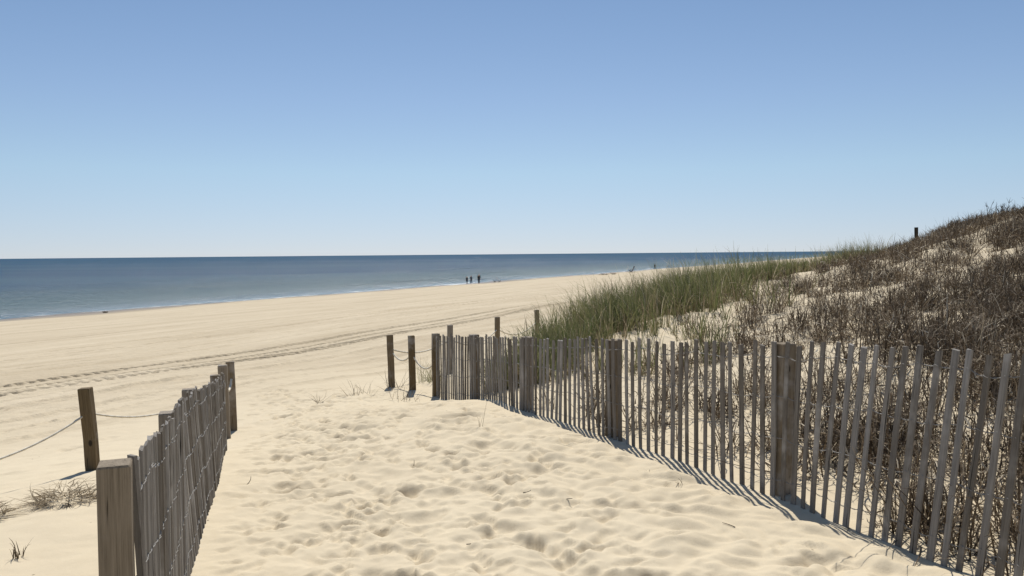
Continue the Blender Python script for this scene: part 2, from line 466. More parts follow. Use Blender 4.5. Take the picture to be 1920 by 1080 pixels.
em2 = N(nt, 'ShaderNodeMath', operation='MULTIPLY'); em2.inputs[1].default_value = .75; nt.links.new(em.outputs[0], em2.inputs[0])
sc = mixrgb(nt, em2.outputs[0], sc, (.75, .78, .78))
nt.links.new(sc, pb.inputs['Base Color'])
pb.inputs['Specular IOR Level'].default_value = 0
pb.inputs['Roughness'].default_value = 1.0
gl = N(nt, 'ShaderNodeBsdfGlossy'); gl.inputs['Roughness'].default_value = .22; nt.links.new(bp2.outputs[0], gl.inputs['Normal'])
mx = N(nt, 'ShaderNodeMixShader'); nt.links.new(maprange(nt, dn.outputs['Value'], 110, 79, .09, .16), mx.inputs[0])   # rough sea: weak mean reflectance
nt.links.new(pb.outputs[0], mx.inputs[1]); nt.links.new(gl.outputs[0], mx.inputs[2]); nt.links.new(mx.outputs[0], out.inputs['Surface'])

ss = grade(0., -9000, 20000, lambda p: 2.0 if -60 < p < 420 else 2 + .1 * abs(p - (420 if p > 0 else -60)))
nn = grade(70., 68, 16000, lambda p: .35 if p < 130 else .35 + .06 * (p - 130))
S2, N2 = np.meshgrid(ss, nn)
def swl(n0, h, w, s0, s1, seed):
    c = n0 + 5 * noise(S2 * .012, S2 * 0 + seed, seed)
    t = (N2 - c)
    env = sstep(s0, s0 + 40, S2) * sstep(s1, s1 - 40, S2) * (.55 + .9 * noise(S2 * .02, S2 * 0 + 3.3, seed + 1))
    front = np.where(t < 0, np.exp(-(t / (w * .45)) ** 2), np.exp(-(t / w) ** 2))   # steep face to the beach
    return 1.5 * h * front * np.clip(env, 0, 1.2)
Z2 = np.full_like(S2, SEA)
for a in [(85, .32, 1.6, -60, 75, 51), (88, .26, 1.8, 60, 230, 52), (96, .38, 2.6, 90, 330, 53), (104, .34, 3.0, -30, 110, 54),
          (118, .38, 3.5, 40, 260, 55), (90, .3, 2.0, 220, 420, 56), (135, .4, 4, -60, 160, 57), (160, .4, 5, 100, 400, 58)]:
    Z2 += swl(*a)
Z2 += .05 * noise(S2 * .06, N2 * .25, 60) * sstep(3000, 300, N2)
ny2, nx2 = S2.shape
idx = np.arange(nx2 * ny2, dtype=np.int32).reshape(ny2, nx2)
quads = np.stack([idx[:-1, :-1], idx[1:, :-1], idx[1:, 1:], idx[:-1, 1:]], -1).reshape(-1, 4)[:, ::-1]
sea = link('sea', mesh_arrays('sea', np.stack([S2 * SB - N2 * CB, S2 * CB + N2 * SB, Z2], -1), quads), mat=m_sea)
tag(sea, 'calm blue sea with low swell lines reaching the horizon', 'sea', kind='structure')

# ---------------------------------------------------------------- wood, rope and wire materials
def wood(name, stops, ringscale, rough=.85, grainmix=.45, knots=True):
    m, nt, pb, out = nodes(name)
    tc = N(nt, 'ShaderNodeTexCoord'); oi = N(nt, 'ShaderNodeObjectInfo')
    off = N(nt, 'ShaderNodeVectorMath', operation='ADD'); nt.links.new(tc.outputs['Object'], off.inputs[0])
    sc_ = N(nt, 'ShaderNodeVectorMath', operation='SCALE'); sc_.inputs['Scale'].default_value = 7.0
    comb = N(nt, 'ShaderNodeCombineXYZ')
    for i in range(3): nt.links.new(oi.outputs['Random'], comb.inputs[i])
    nt.links.new(comb.outputs[0], sc_.inputs[0]); nt.links.new(sc_.outputs[0], off.inputs[1])
    mp = N(nt, 'ShaderNodeMapping'); mp.inputs['Scale'].default_value = (1, 1, .09); nt.links.new(off.outputs[0], mp.inputs['Vector'])
    wv = N(nt, 'ShaderNodeTexNoise', Scale=ringscale, Detail=5.0, Roughness=.6, Distortion=1.2); nt.links.new(mp.outputs[0], wv.inputs['Vector'])
    mp2 = N(nt, 'ShaderNodeMapping'); mp2.inputs['Scale'].default_value = (1, 1, .02); nt.links.new(off.outputs[0], mp2.inputs['Vector'])
    fine = N(nt, 'ShaderNodeTexNoise', Scale=ringscale * 7, Detail=4.0, Roughness=.7); nt.links.new(mp2.outputs[0], fine.inputs['Vector'])
    col = ramp(nt, wv.outputs[0], stops)
    col2 = mixrgb(nt, grainmix, col.outputs[0], ramp(nt, fine.outputs[0], [(.3, tuple(.55 * c for c in stops[0][1])), (.7, tuple(1.1 * c for c in stops[-1][1]))]).outputs[0])
    tone = N(nt, 'ShaderNodeHueSaturation'); nt.links.new(maprange(nt, oi.outputs['Random'], 0, 1, .70, 1.32, False), tone.inputs['Value'])
    nt.links.new(maprange(nt, oi.outputs['Random'], 0, 1, 1.35, .65, False), tone.inputs['Saturation'])
    nt.links.new(col2, tone.inputs['Color'])
    mp3 = N(nt, 'ShaderNodeMapping'); mp3.inputs['Scale'].default_value = (1, 1, .035); nt.links.new(off.outputs[0], mp3.inputs['Vector'])
    ck = N(nt, 'ShaderNodeTexNoise', Scale=ringscale * 2.6, Detail=2.0, Roughness=.5); nt.links.new(mp3.outputs[0], ck.inputs['Vector'])
    res = mixrgb(nt, maprange(nt, ck.outputs[0], .64, .70), tone.outputs[0], tuple(.22 * c for c in stops[0][1]))     # drying checks
    st = N(nt, 'ShaderNodeTexNoise', Scale=3.0, Detail=4.0, Roughness=.65); nt.links.new(off.outputs[0], st.inputs['Vector'])
    res = mixrgb(nt, maprange(nt, st.outputs[0], .50, .74), res, tuple(1.25 * c for c in (stops[-1][1][0], stops[-1][1][0] * .93, stops[-1][1][0] * .84)))   # bleached patches
    if knots:
        mk = N(nt, 'ShaderNodeMapping'); mk.inputs['Scale'].default_value = (1, 1, .55); nt.links.new(off.outputs[0], mk.inputs['Vector'])
        vo = N(nt, 'ShaderNodeTexVoronoi', Scale=5.0); nt.links.new(mk.outputs[0], vo.inputs['Vector'])
        res = mixrgb(nt, maprange(nt, vo.outputs['Distance'], .10, .05), res, tuple(.28 * c for c in stops[0][1]))
    nt.links.new(res, pb.inputs['Base Color'])
    pb.inputs['Roughness'].default_value = rough
    pb.inputs['Specular IOR Level'].default_value = .2
    b = N(nt, 'ShaderNodeBump', Strength=.5, Distance=.002); nt.links.new(fine.outputs[0], b.inputs['Height'])
    nt.links.new(b.outputs[0], pb.inputs['Normal'])
    return m
m_post = wood('treated_pine', [(.3, (.135, .103, .066)), (.5, (.205, .160, .105)), (.7, (.27, .215, .150))], 28)
m_slat = wood('weathered_lath', [(.3, (.135, .118, .098)), (.5, (.205, .182, .155)), (.7, (.285, .258, .225))], 40, knots=False)
m_darkpost = wood('dark_wood', [(.3, (.012, .010, .009)), (.7, (.03, .025, .021))], 28)

m_wire, nt, pb, out = nodes('galvanised_wire')
pb.inputs['Base Color'].default_value = (.25, .24, .225, 1); pb.inputs['Metallic'].default_value = .35; pb.inputs['Roughness'].default_value = .6
m_rope, nt, pb, out = nodes('pale_rope')
tc = N(nt, 'ShaderNodeNewGeometry'); t = N(nt, 'ShaderNodeTexNoise', Scale=120.0, Detail=3.0); nt.links.new(tc.outputs['Position'], t.inputs['Vector'])
r_ = ramp(nt, t.outputs[0], [(.3, (.52, .46, .36)), (.7, (.74, .69, .58))]); nt.links.new(r_.outputs[0], pb.inputs['Base Color']); pb.inputs['Roughness'].default_value = .9

# ---------------------------------------------------------------- mesh makers
def prism_stack(name, secs, mat, bevel_top=True):
    """closed column from a list of (half width, half depth, z, dx, dy) sections with chamfered corners"""
    vs, fs = [], []
    for (a, b, z, dx, dy) in secs:
        c = min(a, b) * .07
        for (px, py) in ((a - c, -b), (a, -b + c), (a, b - c), (a - c, b), (-a + c, b), (-a, b - c), (-a, -b + c), (-a + c, -b)):
            vs.append((px + dx, py + dy, z))
    for k in range(len(secs) - 1):
        for i in range(8):
            j = (i + 1) % 8
            fs.append((k * 8 + i, k * 8 + j, k * 8 + 8 + j, k * 8 + 8 + i))
    fs.append(tuple(range(7, -1, -1))); t = (len(secs) - 1) * 8
    fs.append(tuple(range(t, t + 8)))
    me = bpy.data.meshes.new(name); me.from_pydata(vs, [], fs); me.materials.append(mat)
    return me

def post_mesh(name, w, h, below, mat, wob=.004):
    secs = []
    for k in range(6):
        f = k / 5
        secs.append((w / 2 * random.uniform(.985, 1.015), w / 2 * random.uniform(.985, 1.015), -below + (h - .006 + below) * f,
                     random.uniform(-wob, wob), random.uniform(-wob, wob)))
    a = secs[-1]
    secs.append((a[0] - .003, a[1] - .003, h, a[3], a[4]))
    return prism_stack(name, secs, mat)

def slat_mesh(k, bend=0.0):
    """lath of unit length, z from 0 to 1"""
    vs, fs = [], []
    n = 5
    ph = random.uniform(0, 6); am = random.uniform(.002, .006); tilt = random.uniform(-.25, .25); wd = random.uniform(.0160, .0215)
    for i in range(n + 1):
        f = i / n
        dx = am * math.sin(ph + f * 3.2) + random.uniform(-.0008, .0008); dy = am * .8 * math.cos(ph + f * 2.6) + bend * (f * f * f)
        w = wd * random.uniform(.94, 1.06)
        for (a, b) in ((-w, -.0055), (w, -.0055), (w, .0055), (-w, .0055)):
            vs.append((a + dx, b + dy, f + ((random.uniform(-.005, .004) + tilt * a) if i == n else 0)))
    for i in range(n):
        for a in range(4):
            b = (a + 1) % 4
            fs.append((i * 4 + a, i * 4 + b, i * 4 + 4 + b, i * 4 + 4 + a))
    fs.append((3, 2, 1, 0)); fs.append((n * 4, n * 4 + 1, n * 4 + 2, n * 4 + 3))
    me = bpy.data.meshes.new('slat'); me.from_pydata(vs, [], fs); me.materials.append(m_slat)
    return me
SLATS = [slat_mesh(k) for k in range(16)]

def tube(pts, rad, sides=4, lobes=0, pitch=.1):
    pts = np.asarray(pts, float)
    t = np.gradient(pts, axis=0); t /= np.linalg.norm(t, axis=1)[:, None] + 1e-12
    up = np.where(np.abs(t[:, 2:3]) > .9, np.array([[1., 0, 0]]), np.array([[0, 0, 1.]]))
    a = np.cross(t, up); a /= np.linalg.norm(a, axis=1)[:, None]; b = np.cross(t, a)
    th = np.arange(sides) / sides * 2 * math.pi
    d = np.r_[0, np.cumsum(np.linalg.norm(np.diff(pts, axis=0), axis=1))]
    rr = np.full((len(pts), sides), rad) if np.isscalar(rad) else np.repeat(np.asarray(rad)[:, None], sides, 1)
    if lobes: rr = rr * (1 + .16 * np.cos(lobes * (th[None, :] - d[:, None] / pitch * 2 * math.pi / lobes)))
    v = pts[:, None, :] + rr[:, :, None] * (np.cos(th)[None, :, None] * a[:, None, :] + np.sin(th)[None, :, None] * b[:, None, :])
    n = len(pts)
    i = np.arange(n - 1)[:, None] * sides; j = np.arange(sides)[None, :]; k = (j + 1) % sides
    q = np.stack([i + j, i + k, i + sides + k, i + sides + j], -1).reshape(-1, 4)
    return v.reshape(-1, 3), q
def join(parts):
    vs, qs, o = [], [], 0
    for v, q in parts:
        vs.append(v); qs.append(q + o); o += len(v)
    return np.concatenate(vs), np.concatenate(qs)

def lerp_tab(tab, x):
    xs = [a for a, b in tab]; ys = [b for a, b in tab]
    return float(np.interp(x, xs, ys))

def polyline(path, step):
    p = np.array(path, float); d = np.r_[0, np.cumsum(np.hypot(*np.diff(p, axis=0).T))]
    ds = []; t = 0
    while t < d[-1]:
        ds.append(t); t += (step(t) if callable(step) else step) * random.uniform(.90, 1.10)
    ds = np.array(ds)
    return np.c_[np.interp(ds, d, p[:, 0]), np.interp(ds, d, p[:, 1])], ds

def build_fence(root, path, step, topz, lean, along, wires, side, skip, postlist, front):
    """side: unit-ish normal pointing to the walkers; lean(y) shifts the slat tops along -side, along(y) along the run"""
    L = root.location.copy()
    pts, ds = polyline(path, step)
    tan = np.gradient(pts, axis=0); tan /= np.linalg.norm(tan, axis=1)[:, None]
    tops, bases, nrm = [], [], []
    for i, (p, t) in enumerate(zip(pts, tan)):
        nr = np.array([t[1], -t[0]]) * side
        g = gz(*p)
        zt = topz(p[1]) + random.gauss(0, .012)
        ln = lean(p[1]); al = along(p[1]) + random.gauss(0, .012)
        b3 = np.array([p[0], p[1], g - .10]); t3 = np.array([p[0] - nr[0] * ln + t[0] * al, p[1] - nr[1] * ln + t[1] * al, zt])
        bases.append(b3); tops.append(t3); nrm.append(np.array([nr[0], nr[1], 0]))
        up = Vector(t3 - b3); ln_ = up.length; up.normalize()
        yaw = random.gauss(0, .10)
        tx = Vector((t[0], t[1], 0)); ny_ = Vector((nr[0], nr[1], 0))
        xa = (tx * math.cos(yaw) + ny_ * math.sin(yaw)); xa = (xa - up * xa.dot(up)).normalized()
        ya = up.cross(xa)
        M = Matrix(((xa.x, ya.x, up.x, b3[0] - L.x), (xa.y, ya.y, up.y, b3[1] - L.y), (xa.z, ya.z, up.z, b3[2] - L.z), (0, 0, 0, 1)))
        me = SLATS[random.randrange(len(SLATS))]
        o = link('slat', me, root)
        o.matrix_basis = M @ Matrix.Diagonal((1, 1, ln_, 1))
    bases, tops, nrm = map(np.array, (bases, tops, nrm))
    for f in wires:
        wob = random.uniform(0, 6)
        c = bases + (tops - bases) * np.array([[f + .010 * math.sin(i * .9 + wob) + random.uniform(-.006, .006)] for i in range(len(bases))])
        strands = []
        for ph in (0, math.pi):
            P = []
            for i in range(len(c) - 1):
                for k in range(8):
                    u = k / 8
                    q = c[i] * (1 - u) + c[i + 1] * u
                    q = q - np.array([0, 0, .012 * math.sin(math.pi * u)])
                    r = .0105 if k == 0 else (.0065 if k in (1, 7) else .0030)
                    a = ph + math.pi * (3 * u + 3 * i)
                    P.append(q + nrm[i] * (r * math.cos(a)) + np.array([0, 0, r * .8 * math.sin(a)]))
            P.append(c[-1] + nrm[-1] * (.0105 * math.cos(ph + math.pi * 3 * (len(c) - 1))))
            strands.append(tube(np.array(P) - np.array(L), .0017, 4))
        v, q = join(strands)
        link('wire', mesh_arrays('wire', v, q), root, m_wire)
    for (x, y, zt, w, rot) in postlist:
        g = gz(x, y)
        o = link('post', post_mesh('post', w, zt - g, .35, m_post), root)
        o.location = (x - L.x, y - L.y, g - L.z); o.rotation_euler = (R(random.uniform(-1, 1)), R(random.uniform(-1, 1)), R(rot))

# ---------------------------------------------------------------- right fence
RF = [(2.75, 2.7), (2.5, 3.4), (2.15, 4.36), (1.77, 5.4), (.84, 7.2), (.09, 8.8), (-.57, 10.4), (-1.12, 11.55)]
RT = [(2.7, 1.18), (4.1, 1.13), (5.4, 1.06), (7.2, .89), (8.8, .745), (10.4, .60), (11.5, .50)]
rf = empty('sand_fence', (1.77, 5.4, gz(1.77, 5.4)))
tag(rf, 'long grey slatted sand fence along the right of the path before the grassy dune', 'fence')
qx, qy = .05, .025
build_fence(rf, RF, lambda d: .099 if d < 4.6 else (.090 if d < 6.4 else .076), lambda y: lerp_tab(RT, y), lambda y: lerp_tab([(2.7, .24), (4.2, .20), (5.0, .10), (5.5, .0), (12, 0)], y),
            lambda y: lerp_tab([(2.7, .0), (5.4, 0), (6.3, -.02), (7.4, .05), (8.2, -.05), (9.5, .04), (10.5, -.03), (12, 0)], y),
            (.20, .44, .68, .92), -1, None,
            [(1.77 + .075, 5.4 + .04, 1.045, .108, 20), (.84 + .07, 7.2 + .04, .88, .108, 35), (.09 + .07, 8.8 + .04, .75, .108, 30),
             (-.57 + .07, 10.4 + .03, .62, .108, 25), (-1.12, 11.62, .52, .10, 20), (2.5 + .07, 3.4 + .03, 1.14, .095, 18)], None)

# ---------------------------------------------------------------- left fence
LF = [(-1.155, 2.43), (-1.32, 2.95), (-1.645, 3.95), (-1.75, 4.33), (-2.2, 5.9), (-2.56, 7.0), (-2.66, 7.35)]
LT = [(2.4, 1.075), (3, 1.02), (4, .945), (5.5, .785), (7.35, .575)]
lf = empty('sand_fence', (-1.075, 2.15, gz(-1.075, 2.15)))
tag(lf, 'short grey slatted sand fence on the left starting at a thick square post', 'fence')
build_fence(lf, LF, .085, lambda y: lerp_tab(LT, y), lambda y: lerp_tab([(2.2, .0), (3.95, .0), (4.25, .05), (5.2, .05), (6.5, .01), (8, 0)], y),
            lambda y: lerp_tab([(2.1, 0), (3.9, .02), (4.3, -.08), (6, -.02), (8, 0)], y),
            (.22, .45, .68, .91), 1, None,
            [(-1.173, 2.32, 1.073, .090, 22), (-1.72, 3.97, .895, .088, 20), (-2.24, 5.5, .755, .085, 20), (-2.73, 7.3, .585, .085, 20)], None)

# a bowed lath wedged between the thick post and the first slats
def bowed(x0, y0, zt, dx, dy, zb=-.1):
    L = lf.location; vs = []
    for i in range(7):
        f = i / 6; k = 1 - f ** 2.6
        cx, cy, z = x0 + dx * k, y0 + dy * k, zb + (zt - zb) * f
        for (a, b) in ((-.018, -.006), (.018, -.006), (.018, .006), (-.018, .006)):
            vs.append((cx - L.x + a * .8 + b * .5, cy - L.y - a * .5 + b * .8, z - L.z))
    fs = [(i * 4 + a, i * 4 + (a + 1) % 4, i * 4 + 4 + (a + 1) % 4, i * 4 + 4 + a) for i in range(6) for a in range(4)] + [(3, 2, 1, 0), (24, 25, 26, 27)]
    me = bpy.data.meshes.new('slat'); me.from_pydata(vs, [], fs); me.materials.append(m_slat)
    o = link('slat', me, lf); o['label'] = 'bowed slat bending away from the post'
bowed(-1.148, 2.385, 1.075, .030, .0)

# ---------------------------------------------------------------- rope posts and ropes
def rope_post(x, y, zt, w, rot, leanx, label, group):
    g = gz(x, y)
    o = link('rope_post', post_mesh('rope_post', w, zt - g, .35, m_post))
    o.location = (x, y, g); o.rotation_euler = (0, R(leanx), R(rot))
    tag(o, label, 'post', group)
    return o
G = 'wooden rope posts at the foot of the dune'
rope_post(-3.56, 6.7, .575, .092, 8, -3.2, 'leaning square wooden rope post standing alone left of the left fence', G)
rope_post(-3.06, 8.45, .52, .092, 15, -1.5, 'rope post past the far end of the left fence, nearer of the two', G)
rope_post(-3.16, 8.95, .49, .092, 20, -1.5, 'rope post past the far end of the left fence, farther of the two', G)
rope_post(-4.5, 4.8, .60, .092, 12, 0, 'rope post outside the left edge of the photo holding the pale rope', G)
rope_post(-1.90, 12.5, .42, .10, 12, -1.5, 'rope post left of the right fence end, left one of the pair', G)
rope_post(-1.52, 12.05, .45, .095, 14, -.8, 'rope post left of the right fence end, right one of the pair', G)
rope_post(-1.11, 14.2, .415, .09, 16, 0, 'rope post rising behind the first bay of the right fence', G)
rope_post(-.30, 16.0, .41, .09, 16, 0, 'rope post just left of the green grass tip behind the right fence', G)
rope_post(.55, 17.8, .42, .09, 16, 0, 'rope post half sunk in the green grass, farthest of its row', G)

def rope(pins, sags, label, group=None, rad=.0125):
    P = []
    for (a, b, sg) in zip(pins[:-1], pins[1:], sags):
        a, b = np.array(a), np.array(b); n = max(12, int(np.linalg.norm(b - a) / .022))
        u = np.linspace(0, 1, n, endpoint=False)[:, None]
        q = a * (1 - u) + b * u; q[:, 2] -= (4 * sg * u * (1 - u))[:, 0]
        P.append(q)
    P.append(np.array([pins[-1]]))
    v, q = tube(np.concatenate(P), rad, 9, lobes=3, pitch=.09)
    o = link('rope', mesh_arrays('rope', v, q), None, m_rope)
    return tag(o, label, 'rope', group)
rope([(-5.4, 3.0, .40), (-4.5, 4.8, .42), (-3.585, 6.7, .365), (-3.07, 8.45, .33)], [.2, .26, .16], 'pale rope swagged from post to post left of the left fence', rad=.0085)
rope([(-3.16, 8.95, .33), (-3.06, 8.45, .36), (-2.76, 7.34, .30)], [.14, .22], 'white rope loop hanging at the far end of the left fence')
rope([(-1.90, 12.5, .17), (-1.52, 12.05, .18), (-1.12, 11.65, .12)], [.13, .17], 'white rope loops drooping between the post pair and the right fence end')
rope([(-1.92, 12.5, .20), (-1.11, 14.2, .17), (-.30, 16, .17), (.55, 17.8, .17)], [.14, .2, .2], 'thin rope running along the row of posts behind the right fence')

# ---------------------------------------------------------------- grass
def blades(root, hd, length, width, elev, bend, curl, K, tint):
    """ribbons: root (N,3); hd heading; elev start angle; bend total turn downward; curl total turn sideways"""
    n = len(root)
    P = np.zeros((n, K + 1, 3)); P[:, 0] = root
    e, h = elev.copy(), hd.copy()
    W = np.zeros((n, K + 1, 3))
    tw = rng.uniform(-.8, .8, n)
    for k in range(K + 1):
        d = np.stack([np.cos(e) * np.cos(h), np.cos(e) * np.sin(h), np.sin(e)], -1)
        sidev = np.stack([-np.sin(h), np.cos(h), np.zeros(n)], -1)
        upv = np.cross(d, sidev)
        W[:, k] = sidev * np.cos(tw)[:, None] + upv * np.sin(tw)[:, None]
        if k < K:
            P[:, k + 1] = P[:, k] + d * (length / K)[:, None]
            f = (k + .6) / K
            e = e - bend / K * (2 * f); h = h + curl / K
    prof = np.array([1 - .85 * (k / K) ** 1.8 for k in range(K + 1)])
    A = P + W * (width[:, None] * prof[None])[:, :, None] * .5
    B = P - W * (width[:, None] * prof[None])[:, :, None] * .5
    V = np.stack([A, B], 2).reshape(n, (K + 1) * 2, 3)
    base = (np.arange(n) * (K + 1) * 2)[:, None]
    k = np.arange(K)[None] * 2
    q = np.stack([base + k, base + k + 1, base + k + 3, base + k + 2], -1).reshape(-1, 4)
    T = np.repeat(tint, (K + 1) * 2)
    return V.reshape(-1, 3), q, T

def leafmat(name, stops, trans=.3):
    m, nt, pb, out = nodes(name)
    at = N(nt, 'ShaderNodeAttribute'); at.attribute_name = 'tint'
    r = ramp(nt, at.outputs['Fac'], stops)
    nt.links.new(r.outputs[0], pb.inputs['Base Color'])
    pb.inputs['Roughness'].default_value = .7; pb.inputs['Specular IOR Level'].default_value = .12
    tr = N(nt, 'ShaderNodeBsdfTranslucent'); nt.links.new(r.outputs[0], tr.inputs['Color'])
    mx = N(nt, 'ShaderNodeMixShader'); mx.inputs[0].default_value = trans
    nt.links.new(pb.outputs[0], mx.inputs[1]); nt.links.new(tr.outputs[0], mx.inputs[2]); nt.links.new(mx.outputs[0], out.inputs['Surface'])
    return m
m_green = leafmat('beach_grass', [(0, (.075, .096, .036)), (.3, (.165, .182, .074)), (.52, (.275, .262, .12)), (.66, (.16, .125, .074)), (.84, (.34, .275, .175)), (1, (.60, .52, .38))], .4)
m_brown = leafmat('dead_grass', [(0, (.050, .037, .025)), (.4, (.128, .095, .063)), (.7, (.23, .18, .125)), (.88, (.34, .28, .20)), (1, (.60, .53, .41))], .2)
m_straw = leafmat('straw', [(0, (.10, .075, .05)), (.5, (.20, .155, .10)), (1, (.36, .29, .19))], .15)

def fence_side(x, y):
    """>0 right of the right fence (by metres, roughly)"""
    rx = np.interp(y, [p[1] for p in RF], [p[0] for p in RF])
    rx = np.where(y > 11.55, -1.12 + (y - 11.55) * .45, rx)
    return x - rx

# green strip on the seaward brow of the dune: clumps of blades
def green_low(s): return np.interp(s, [11, 12.5, 13.5, 16.5, 19, 22, 26, 30, 34, 37], [3.6, 3.7, 3.1, 2.7, 2.3, 1.3, 1.0, 1.0, 1.4, 9])
cl = []
tries = 26000
s_ = 9.6 + 32 * rng.random(tries) ** 1.5; n_ = rng.uniform(-.3, 6.6, tries)
x_, y_ = s_ * SB - n_ * CB, s_ * CB + n_ * SB
hi = np.interp(s_, [9.6, 11, 13, 18, 60], [5.2, 5.9, 6.1, 6.3, 6.6])
lowv = green_low(s_) + .5 * noise(s_ * 1.1, n_ * 1.1, 71)
dens = sstep(-.15, .45, n_ - lowv) * sstep(.1, -.3, n_ - hi) * np.clip(.46 + 1.6 * noise(s_ * .95, n_ * .95, 72), .02, 1)
dens = np.maximum(dens, .07 * (n_ > lowv - 1.5) * (n_ < hi) * (s_ < 15.5))
ok = (rng.random(tries) < dens * .5) & (fence_side(x_, y_) > .45)
cx, cy = x_[ok], y_[ok]
# the tall pale tuft on the brow
tx = 9.95 + rng.normal(0, .36, 260); ty = 23.6 + rng.normal(0, .6, 260)
cx = np.r_[cx, tx]; cy = np.r_[cy, ty]
nb = 15
N_ = len(cx)
rr = np.repeat(np.arange(N_), nb)
ang = rng.uniform(0, 2 * math.pi, N_ * nb); rad = .075 * np.sqrt(rng.random(N_ * nb))
bx = cx[rr] + rad * np.cos(ang); by = cy[rr] + rad * np.sin(ang)
bz = ground(bx, by) - .01
ch = np.clip(rng.normal(1, .20, N_), .5, 1.25)
ch[-260:] *= 1.0
sc_c, nc_c = sn(cx, cy)
ch *= (.62 + .38 * sstep(11, 15, sc_c)) * (.80 + .20 * sstep(1.6, 3.2, nc_c)) * np.interp(sc_c, [10, 13, 16, 18, 20, 22, 26, 32], [1.0, 1.12, 1.12, .98, .74, .60, .52, .5])
ch[-260:] = np.clip(rng.normal(.95, .14, 260), .6, 1.2)
ln = np.clip(rng.normal(.68, .13, N_ * nb), .25, .92) * ch[rr]
ctint = np.clip(rng.normal(.32, .19, N_) + .16 * sstep(20, 30, sc_c), 0, .55)
tint = np.clip(ctint[rr] + rng.normal(0, .16, N_ * nb) + (rng.random(N_ * nb) < .10) * .5, 0, 1)
wind = R(150)
hd = ang * .75 + wind * .25 + rng.normal(0, .35, N_ * nb)
old = rng.random(N_ * nb) < .38
ln = np.where(old, ln * .6, ln)
tint = np.where(old, np.clip(rng.normal(.76, .11, N_ * nb), .6, 1), tint)
hd = np.where(old, ang, hd)
v, q, t = blades(np.c_[bx, by, bz], hd, ln, rng.uniform(.007, .013, N_ * nb), np.clip(rng.normal(R(76), R(10), N_ * nb), .5, 1.57),
                 np.abs(rng.normal(R(62), R(32), N_ * nb)) + old * R(45), rng.normal(0, .3, N_ * nb), 4, tint)
o = link('beach_grass', mesh_arrays('beach_grass', v, q, tint=t), mat=m_green)
tag(o, 'tall green beach grass along the seaward brow of the dune', 'grass', kind='stuff')

# dead brown growth over the dune
tries = 30000        # plants, each a spray of stems
yy = np.sqrt(rng.uniform(2.4 ** 2, 32 ** 2, tries)); bear = rng.uniform(-.02, .78, tries)
xx = bear * yy
s_, n_ = sn(xx, yy)
fs = fence_side(xx, yy)
side = (xx - 2.0) * .925 - (yy - 5.4) * .38            # >0 in the dense growth
dens = np.interp(side, [-2.9, -1.8, -.8, 0, .6, 1.2], [0.03, .09, .18, .38, .70, .9])
dens *= np.clip(.66 + 1.35 * noise(xx * .75, yy * .75, 81) + .9 * noise(xx * 2.2, yy * 2.2, 82), .12, 1.15)
def bare(x0, y0, x1, y1, w):
    px, py = xx - x0, yy - y0; dx, dy = x1 - x0, y1 - y0
    u = np.clip((px * dx + py * dy) / (dx * dx + dy * dy), 0, 1)
    return 1 - .85 * np.exp(-(np.hypot(px - u * dx, py - u * dy) / w) ** 2)
dens *= bare(5.9, 12.6, 7.6, 13.2, .75) * bare(7.4, 17, 10.4, 18, .85) * bare(4.2, 5.3, 4.7, 6.4, .35) * bare(6.6, 14.6, 8.2, 15.4, .5)
dens *= sstep(6.0, 4.6, n_)
dens *= 1 - .9 * sstep(-.2, .8, n_ - green_low(s_)) * (n_ < 7)
dens *= np.interp(yy, [2, 5, 8, 14, 32], [.45, .72, .95, .75, .5])
dens *= 1 - .5 * np.exp(-((xx - 18.7) ** 2 + (yy - 37) ** 2) / 9)
ok = (rng.random(tries) < dens * .95) & (fs > .12)
px_, py_ = xx[ok], yy[ok]
npl = len(px_)
per = rng.integers(9, 24, npl)
pk = np.repeat(np.arange(npl), per)
n0 = len(pk)
pang = rng.uniform(0, 2 * math.pi, n0); prad = .11 * np.sqrt(rng.random(n0)) * rng.uniform(.5, 1.4, npl)[pk]
rx_ = px_[pk] + prad * np.cos(pang); ry_ = py_[pk] + prad * np.sin(pang)
inside = fence_side(rx_, ry_) > .06
rx_, ry_, pk, pang = rx_[inside], ry_[inside], pk[inside], pang[inside]
n0 = len(rx_)
rz_ = ground(rx_, ry_) - .005
ph_ = np.clip(rng.normal(1, .28, npl), .45, 1.8)
ln = np.clip(rng.normal(.29, .08, n0), .08, .55) * ph_[pk] * np.interp(ry_, [0, 7, 10, 15, 18], [1.3, 1.25, 1, 1, .75])
fallen = rng.random(n0) < .16
el = np.where(fallen, rng.uniform(.0, .35, n0), np.clip(rng.normal(R(66), R(17), n0), .15, 1.57))
rz_ = rz_ + fallen * .02
bend = np.where(fallen, 0, np.abs(rng.normal(R(40), R(40), n0)))
ptint = rng.normal(0, .16, npl)
tint = np.clip(rng.beta(2, 2.8, n0) * .75 + ptint[pk] + (rng.random(n0) < .12) * .5, 0, 1)
far_w = np.interp(ry_, [0, 12, 32], [1, 1.1, 1.5])
v, q, t = blades(np.c_[rx_, ry_, rz_], pang + rng.normal(0, .7, n0), ln, rng.uniform(.005, .011, n0) * far_w, el, bend, rng.normal(0, 1.3, n0), 3, tint)
